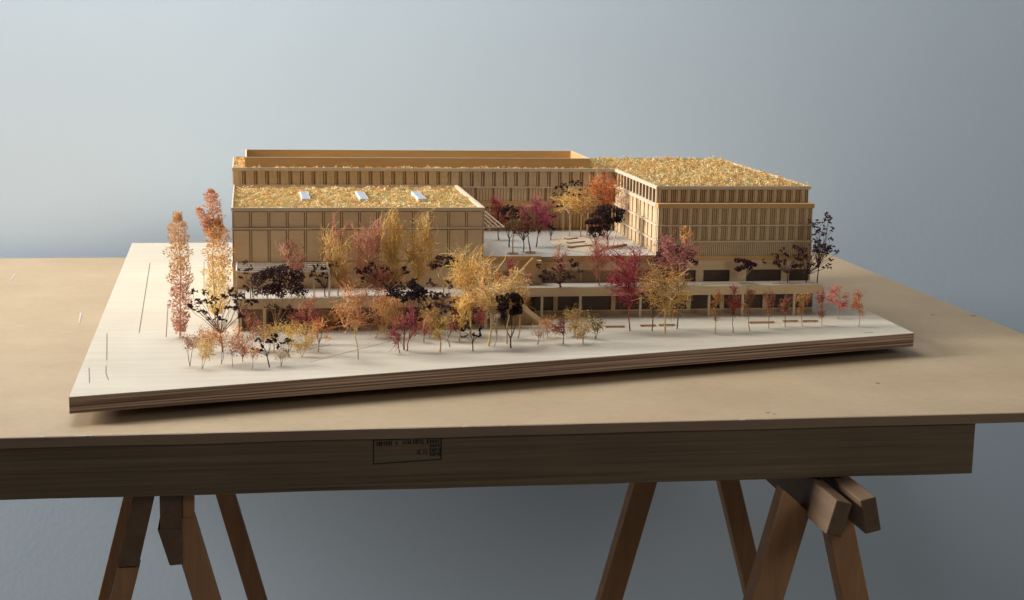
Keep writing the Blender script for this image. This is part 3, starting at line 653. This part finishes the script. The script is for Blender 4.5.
TREES = [
('P', 'goldred', 'tan', -0.1048, 2.2826, 0.785, 0.4, 7.5, 182.3, 34.1, 'tall narrow plume, golden at the tip and rust red below, leftmost on the board'),
('P', 'goldpale', 'tan', -0.0568, 2.394, 0.785, -0.6, 12.5, 203.5, 52.4, 'tallest orange plume with a pink side sprig, beside the hall corner'),
('S', 'dark', 'brown', -0.0419, 2.173, 0.785, -8.0, 35.8, 92.4, 76.6, 'fan of dark purple leaf tufts spread over the left front corner'),
('S', 'maroon', 'brown', -0.0212, 2.269, 0.785, 7.9, 46.0, 77.0, 43.0, 'maroon sprig over the left end of the podium'),
('B', 'redtwig', 'brown', -0.0834, 2.0867, 0.785, 0.6, 21.9, 49.3, 34.1, 'sparse red-brown twig shrub, leftmost of the front shrubs'),
('B', 'yellow', 'yel', -0.067, 2.0671, 0.785, 3.7, 9.5, 48.8, 32.6, 'small lemon yellow shrub below the fan of dark purple tufts'),
('B', 'orange', 'tan', -0.0426, 2.0957, 0.785, -0.8, 24.9, 49.6, 47.7, 'flat orange twig shrub at the foot of the dark purple fan'),
('B', 'orange', 'rust', -0.0134, 2.1058, 0.785, 3.0, 2.7, 58.2, 45.5, 'loose orange shrub in front of the leftmost podium opening'),
('B', 'redtwig', 'grey', -0.0265, 2.0758, 0.785, 1.7, 15.1, 36.9, 21.1, 'thin bare rust twig between two orange shrubs'),
('B', 'orange', 'grey', -0.0014, 2.0615, 0.785, 2.9, 15.0, 34.0, 21.0, 'thin pale orange twig left of the small black-leaved tree'),
('D', 'dark', 'tan', 0.032, 2.2505, 0.785, 7.1, 59.1, 106.1, 81.6, 'large dark purple umbrella tree on forked stems, left of the podium centre'),
('S', 'dark', 'dkbrown', 0.0012, 2.3287, 0.835, -4.7, 19.8, 54.5, 30.9, 'small dark-leaved sprig on the terrace under the left end of the trellis'),
('S', 'dark', 'dkbrown', 0.1086, 2.322, 0.835, -2.1, 15.3, 54.8, 44.7, 'dark-leaved sprig on the terrace at the right end of the trellis'),
('T', 'rust', 'tan', 0.0574, 2.3252, 0.835, 1.9, 22.8, 92.3, 41.4, 'rust pink feathery tree rising above the trellis'),
('S', 'black', 'dkbrown', 0.0219, 2.0718, 0.785, -9.6, 20.8, 39.9, 26.4, 'tiny black-leaved tree nearest the front edge on the left'),
('S', 'black', 'dkbrown', 0.0507, 2.1326, 0.785, -9.4, 3.0, 35.4, 27.3, 'rounded tiny black-leaved tree beside a yellow shrub'),
('B', 'yellow', 'yel', 0.0671, 2.1313, 0.785, 0.9, 7.1, 55.0, 42.5, 'bright yellow twiggy shrub below the rust crimson tree'),
('B', 'yellow', 'yel', 0.0293, 2.1674, 0.785, 0.3, 17.2, 42.9, 49.8, 'low yellow shrub at the foot of the large umbrella tree'),
('T', 'rustcrim', 'rust', 0.0754, 2.2116, 0.785, 0.2, 7.3, 71.5, 42.6, 'rust and crimson tree in front of the second podium opening'),
('T', 'orangebr', 'yel', 0.1432, 2.1121, 0.785, -7.6, 31.1, 105.2, 58.9, 'wide orange-brown tree on a thick leaning yellow trunk'),
('T', 'orangebr', 'yel', 0.1778, 2.2539, 0.785, 15.3, 2.8, 74.6, 57.4, 'orange-brown tree just behind the leaning yellow trunk'),
('T', 'ochretop', 'tan', 0.1278, 2.3294, 0.835, -2.9, 12.3, 124.6, 47.8, 'ochre feathery tree with a pink top against the hall facade'),
('T', 'pink', 'pale', 0.1713, 2.3267, 0.835, 0.6, 6.1, 129.3, 55.6, 'tall pink feathery tree with a pale trunk at mid hall facade'),
('T', 'olive', 'yel', 0.2119, 2.3242, 0.835, -3.4, 9.3, 137.1, 42.2, 'slim yellow-olive tree touching the hall cornice'),
('T', 'olive', 'yel', 0.2406, 2.3225, 0.835, 13.1, 18.3, 129.7, 57.6, 'yellow-olive tree with a bright curved trunk before the hall'),
('S', 'dark', 'dkbrown', 0.2066, 2.3159, 0.835, -9.2, 13.9, 56.6, 93.3, 'open dark-leaved tree on the terrace between yellow trunks'),
('D', 'dark', 'tan', 0.2919, 2.3546, 0.835, -2.0, 31.3, 57.7, 49.5, 'small dark purple umbrella tree on the terrace before the hall right end'),
('T', 'yellow', 'yel', 0.3207, 2.2654, 0.785, -8.6, 32.1, 137.5, 68.9, 'tallest yellow tree of the front centre'),
('T', 'yelltan', 'yel', 0.3364, 2.1843, 0.785, 6.6, 44.1, 127.3, 75.7, 'bushy straw yellow tree beside the blackish round crown'),
('B', 'beige', 'grey', 0.3433, 2.1767, 0.785, 0.6, 32.3, 68.9, 26.2, 'thin grey twig tree beside the straw yellow trunk'),
('T', 'yelltan', 'tan', 0.3655, 2.1962, 0.785, 8.8, 50.3, 117.9, 41.1, 'straw yellow tree directly behind the blackish round crown'),
('D', 'black', 'dkbrown', 0.3667, 2.1679, 0.785, -3.3, 38.2, 81.9, 42.1, 'blackish round-crowned tree at the front centre'),
('D', 'black', 'brown', 0.2121, 2.1663, 0.785, 2.4, 63.6, 96.6, 56.7, 'blackish flat umbrella tree above the pair of pink trees'),
('T', 'crimpink', 'rust', 0.2046, 2.1466, 0.785, -4.4, 10.2, 58.9, 28.2, 'small crimson pink tree, left of a touching pair'),
('T', 'crimpink', 'rust', 0.2157, 2.1593, 0.785, 6.8, 12.9, 74.9, 28.4, 'taller crimson pink tree leaning right, right of a touching pair'),
('S', 'maroon', 'grey', 0.28, 2.1817, 0.785, -18.8, 48.6, 96.5, 44.6, 'maroon-brown leafy tree behind the small mustard tree'),
('T', 'crimpink', 'rust', 0.2809, 2.2242, 0.785, 10.0, 8.8, 43.1, 23.6, 'low crimson bush right of the small mustard tree'),
('T', 'olive', 'tan', 0.2616, 2.1488, 0.785, -1.8, 17.4, 63.4, 36.9, 'small mustard tree, dense and low, in the front centre'),
('S', 'black', 'dkbrown', 0.3092, 2.1518, 0.785, -2.5, 18.9, 34.9, 35.9, 'tiny flat-topped black tree at the front centre'),
('T', 'crimson', 'rust', 0.3924, 2.3575, 0.835, -0.7, 23.6, 55.0, 28.3, 'crimson sprig beside the upper stair'),
('T', 'crimpink', 'rust', 0.4237, 2.3739, 0.835, 1.3, -1.6, 30.2, 19.1, 'small pink twig at the foot of the upper stair'),
('S', 'dark', 'dkbrown', 0.4801, 2.3845, 0.835, -1.9, -15.2, 40.8, 74.0, 'open dark-leaved tree on the terrace before the courtyard wall'),
('T', 'pink', 'rust', 0.4826, 2.389, 0.835, -1.9, 19.3, 72.0, 27.4, 'slim pink sprig above the open dark-leaved tree'),
('T', 'rustpink', 'tan', 0.5465, 2.3994, 0.835, -3.7, 8.9, 79.8, 44.0, 'rust pink tree on the terrace below the courtyard mound'),
('T', 'crimson', 'crim', 0.5693, 2.2775, 0.785, -1.9, 29.6, 132.8, 76.5, 'large crimson tree with a red trunk'),
('D', 'dark', 'dkbrown', 0.6733, 2.3988, 0.835, -1.7, 29.0, 61.5, 72.9, 'dark crown half hidden behind the dusty pink dome'),
('T', 'dustpink', 'brown', 0.6463, 2.2875, 0.785, -6.7, 70.5, 154.1, 67.9, 'dusty pink domed tree in front of the office corner'),
('T', 'ochre', 'yel', 0.6174, 2.2508, 0.785, -0.9, 24.7, 110.6, 81.0, 'ochre tree with a slim pale trunk under the dusty pink dome'),
('T', 'orange', 'tan', 0.6864, 2.3981, 0.835, -1.5, 63.1, 98.7, 23.2, 'thin orange sprig above the dusty pink dome'),
('T', 'rustcrim', 'brown', 0.4474, 2.1898, 0.785, 0.8, 11.9, 46.1, 35.7, 'small rust tree with a thin stem right of the lower stair'),
('B', 'yellow', 'tan', 0.4739, 2.2389, 0.785, -0.8, 7.6, 51.7, 36.6, 'yellow shrub between two small rust and olive trees'),
('B', 'olive', 'tan', 0.4768, 2.1875, 0.785, -0.5, 6.0, 32.8, 38.8, 'wispy pale olive shrub nearest the edge right of centre'),
('B', 'ochdark', 'dkbrown', 0.5023, 2.2219, 0.785, -0.8, 10.6, 46.9, 36.5, 'small olive and black shrub beside the first bench'),
('B', 'beige', 'grey', 0.408, 2.1857, 0.785, -0.4, 8.9, 32.6, 38.4, 'wispy beige twig shrub below the lower stair'),
('R', 'brownor', 'tan', 0.6952, 2.245, 0.785, -2.0, 17.1, 71.1, 23.6, 'orange-brown narrow tree, first of the right-hand row'),
('R', 'darkred', 'dkbrown', 0.7252, 2.2528, 0.785, -1.2, 18.2, 72.5, 30.1, 'dark red narrow tree, second of the right-hand row'),
('R', 'brolive', 'rust', 0.7558, 2.2622, 0.785, -1.8, 20.7, 69.1, 24.0, 'olive-brown narrow tree by the left end of a bench'),
('R', 'rust', 'rust', 0.792, 2.2816, 0.785, -1.8, 16.5, 68.5, 22.6, 'rust narrow tree by the right end of a bench'),
('R', 'rust', 'rust', 0.8218, 2.2907, 0.785, -2.4, 15.9, 65.1, 22.8, 'rust narrow tree before the second-last bench'),
('R', 'brownor', 'tan', 0.851, 2.2918, 0.785, -2.6, 16.9, 63.0, 24.5, 'orange-olive narrow tree before the last bench'),
('R', 'darkred', 'tan', 0.8839, 2.2967, 0.785, -3.2, 12.4, 61.9, 19.8, 'thinnest red tree at the right end of the podium'),
('R', 'redpink', 'tan', 0.933, 2.3525, 0.785, -1.8, 10.8, 56.7, 35.5, 'round-headed pinkish red tree right of the podium'),
('R', 'orange', 'tan', 0.9404, 2.2853, 0.785, -2.5, 17.0, 64.8, 24.8, 'orange-yellow narrow tree, last on the right'),
('D', 'darkmar', 'pale', 0.7825, 2.4003, 0.835, 1.2, 18.1, 39.4, 45.5, 'dark maroon umbrella tree on pale forked stems at the office base'),
('S', 'dark', 'dkbrown', 0.8615, 2.4006, 0.835, -4.7, 22.3, 61.8, 61.2, 'dark-leaved tree on the right terrace, left of a pair'),
('S', 'dark', 'dkbrown', 0.8907, 2.399, 0.835, 12.2, 18.9, 66.7, 70.0, 'spreading dark-leaved tree on the right terrace corner'),
('S', 'dark', 'dkbrown', 0.9119, 2.4007, 0.835, 4.3, 35.1, 117.2, 34.2, 'tall dark sprig rising past the office right edge'),
('T', 'crimson', 'dkbrown', 0.4198, 2.6258, 0.877, -5.2, 17.4, 79.4, 36.4, 'crimson tree beside the canopy frame at the back of the courtyard'),
('D', 'dark', 'dkbrown', 0.4235, 2.5422, 0.877, -0.1, 38.7, 68.8, 32.0, 'dark tufted tree in the courtyard next to the hall'),
('T', 'olivebr', 'tan', 0.4172, 2.4639, 0.877, 0.7, 29.4, 70.0, 29.5, 'brown-olive tree on a small round base in the courtyard'),
('S', 'maroon', 'dkbrown', 0.4381, 2.485, 0.877, -1.0, 23.1, 75.6, 31.4, 'maroon and black tree in the courtyard left of the magenta one'),
('T', 'magenta', 'dkbrown', 0.469, 2.5404, 0.877, 5.7, 18.5, 84.0, 47.5, 'bright magenta tree in the courtyard'),
('T', 'crimpink', 'dkbrown', 0.4477, 2.4736, 0.877, -8.6, 32.9, 78.6, 36.2, 'pinkish crimson tree on a round base left of the magenta one'),
('S', 'black', 'dkbrown', 0.5079, 2.6104, 0.877, -1.6, 8.7, 50.2, 15.7, 'thin black drooping sprig right of the magenta tree'),
('T', 'yellow', 'pale', 0.5493, 2.6588, 0.877, -0.7, 40.6, 88.0, 65.9, 'yellow tree on a straight pale trunk, behind the courtyard mound'),
('T', 'ochre', 'tan', 0.568, 2.6455, 0.877, 3.6, 42.2, 87.7, 56.9, 'ochre tree on a forked trunk, behind the courtyard mound'),
('S', 'black', 'tan', 0.584, 2.6704, 0.877, -18.1, 49.7, 93.8, 93.2, 'black leaf tufts above the yellow courtyard trees'),
('T', 'orangered', 'tan', 0.6088, 2.6442, 0.877, 2.9, 42.3, 122.7, 60.7, 'dense orange-red tree in the back corner of the courtyard'),
('D', 'black', 'brown', 0.5895, 2.5357, 0.877, 1.0, 35.6, 69.3, 60.1, 'upper dark umbrella tree in the courtyard'),
('D', 'darkmar', 'brown', 0.5665, 2.525, 0.877, 0.8, 16.9, 48.8, 44.4, 'lower dark umbrella tree in front of the courtyard mound'),
('T', 'beige', 'pale', 0.6079, 2.5704, 0.877, 18.8, 51.4, 89.0, 31.4, 'pale beige sprig against the bright office side wall'),
('B', 'orange', 'tan', -0.0577, 2.1743, 0.785, 1.8, 8.6, 42.7, 43.9, 'orange twig shrub behind the lemon yellow shrub at the left front'),
('B', 'rust', 'rust', 0.0128, 2.1821, 0.785, 1.7, 8.6, 46.0, 36.2, 'rust twig shrub at the foot of the large umbrella tree'),
('B', 'yellow', 'yel', 0.0513, 2.2135, 0.785, 1.6, 10.2, 48.2, 34.0, 'yellow twig tuft in front of the podium, right of the large umbrella tree'),
('T', 'orange', 'tan', 0.1166, 2.3186, 0.785, 4.5, -0.1, 45.9, 35.9, 'small orange tree close to the podium wall, left of the leaning yellow trunk'),
('T', 'orangebr', 'tan', 0.1347, 2.3204, 0.835, 6.0, 4.5, 44.1, 38.9, 'low orange tree on the terrace below the tall pink tree'),
('T', 'rustpink', 'tan', 0.1871, 2.3171, 0.835, 4.4, 4.5, 53.4, 45.2, 'low rust pink tree on the terrace among the yellow trunks'),
('T', 'yelltan', 'yel', 0.2585, 2.2478, 0.785, 2.7, 12.0, 57.1, 35.6, 'straw yellow tree behind the maroon-brown leafy tree'),
('T', 'yellow', 'yel', 0.2985, 2.2229, 0.785, 2.4, 13.4, 75.9, 38.3, 'yellow tree beside the tallest yellow trunk, lower and thinner'),
('T', 'orange', 'tan', 0.3611, 2.2624, 0.785, -2.8, 53.3, 104.7, 36.2, 'orange-tinted crown at the right of the front centre group'),
('B', 'orange', 'tan', 0.4336, 2.2345, 0.785, 1.0, 6.1, 36.3, 39.3, 'orange twig shrub right of the lower stair foot'),
('S', 'maroon', 'brown', 0.0461, 2.301, 0.785, 0.2, 10.6, 45.4, 47.1, 'maroon leafy tree close to the podium wall under the large umbrella tree'),
('T', 'rust', 'rust', -0.0039, 2.2677, 0.785, 1.8, 8.9, 47.6, 31.7, 'small rust tree close to the podium wall at its left end'),
('B', 'beige', 'grey', 0.0372, 2.0767, 0.785, 2.2, 8.2, 30.3, 30.6, 'pale wispy twig shrub nearest the edge beside the tiny black-leaved tree'),
('T', 'orange', 'tan', 0.0905, 2.1625, 0.785, 2.9, 8.6, 48.7, 33.5, 'thin orange tree between the yellow shrub and the leaning yellow trunk'),
('T', 'yellow', 'yel', 0.1964, 2.2822, 0.785, 1.4, 6.1, 57.6, 38.8, 'thin yellow tree behind the pair of crimson pink trees'),
('T', 'pink', 'rust', 0.2466, 2.2196, 0.785, 0.5, 5.9, 44.5, 27.8, 'small pink tree left of the small mustard tree'),
('S', 'dark', 'dkbrown', 0.2657, 2.2846, 0.785, 1.1, 16.8, 65.5, 51.2, 'dark purple leafy tree behind the small mustard tree'),
('T', 'ochre', 'tan', 0.3888, 2.2379, 0.785, 0.4, 30.2, 84.4, 33.0, 'ochre tree at the right end of the front centre group'),
('T', 'rustpink', 'rust', 0.3345, 2.2569, 0.785, 0.9, 12.1, 66.6, 33.1, 'rust pink tree behind the straw yellow trunk'),
('S', 'dark', 'brown', 0.6033, 2.275, 0.785, 0.6, 48.2, 97.7, 43.9, 'dark leafy tree between the crimson tree and the ochre tree'),
]
for i, s_ in enumerate(TREES): make_tree(i, s_)

# ------------------------------------------------------------------ light and camera
w = bpy.data.worlds.new('World'); SC.world = w; w.use_nodes = True
w.node_tree.nodes['Background'].inputs['Color'].default_value = (.92,.95,1.0,1)
w.node_tree.nodes['Background'].inputs['Strength'].default_value = .10
def area(name, loc, target, sx, sy, energy, col):
    d = bpy.data.lights.new(name, 'AREA'); d.shape = 'RECTANGLE'; d.size = sx; d.size_y = sy; d.energy = energy; d.color = col
    o = bpy.data.objects.new(name, d); COL.objects.link(o); o.location = loc
    o.rotation_euler = (Vector(target)-Vector(loc)).to_track_quat('-Z','Y').to_euler(); return o
area('window_light', (-5.0,2.66,2.80), (.3,2.66,.85), 1.2, 1.7, 450, (1.0,.99,.985))
area('wall_wash_fill', (-.38,2.90,2.85), (-.18,3.36,1.9), 1.8, .4, 37, (.95,.98,1.0))  # added fill lamp overhead to brighten the wall, not a known fixture
area('front_right_fill', (2.1,.1,2.1), (.6,2.3,.8), .8, .8, 10, (1.0,.95,.88))  # added weak fill that lifts the office front and the board's right edge

R = ((0.986357, 0.011245, -0.164235), (-0.16361, 0.177296, -0.970463), (0.018206, 0.984093, 0.176717))
cd = bpy.data.cameras.new('camera'); cam = bpy.data.objects.new('camera', cd); COL.objects.link(cam)
mw = Matrix([(*R[0],0),(*R[1],0),(*R[2],1.25),(0,0,0,1)]); cam.matrix_world = mw
cd.sensor_width = 36; cd.lens = 1560/1024*36; cd.clip_start = .05; cd.clip_end = 100
SC.camera = cam
SC.view_settings.view_transform = 'Standard'; SC.view_settings.look = 'None'; SC.view_settings.exposure = .12; SC.view_settings.gamma = 1
SC.cycles.max_bounces = 8; SC.cycles.diffuse_bounces = 5
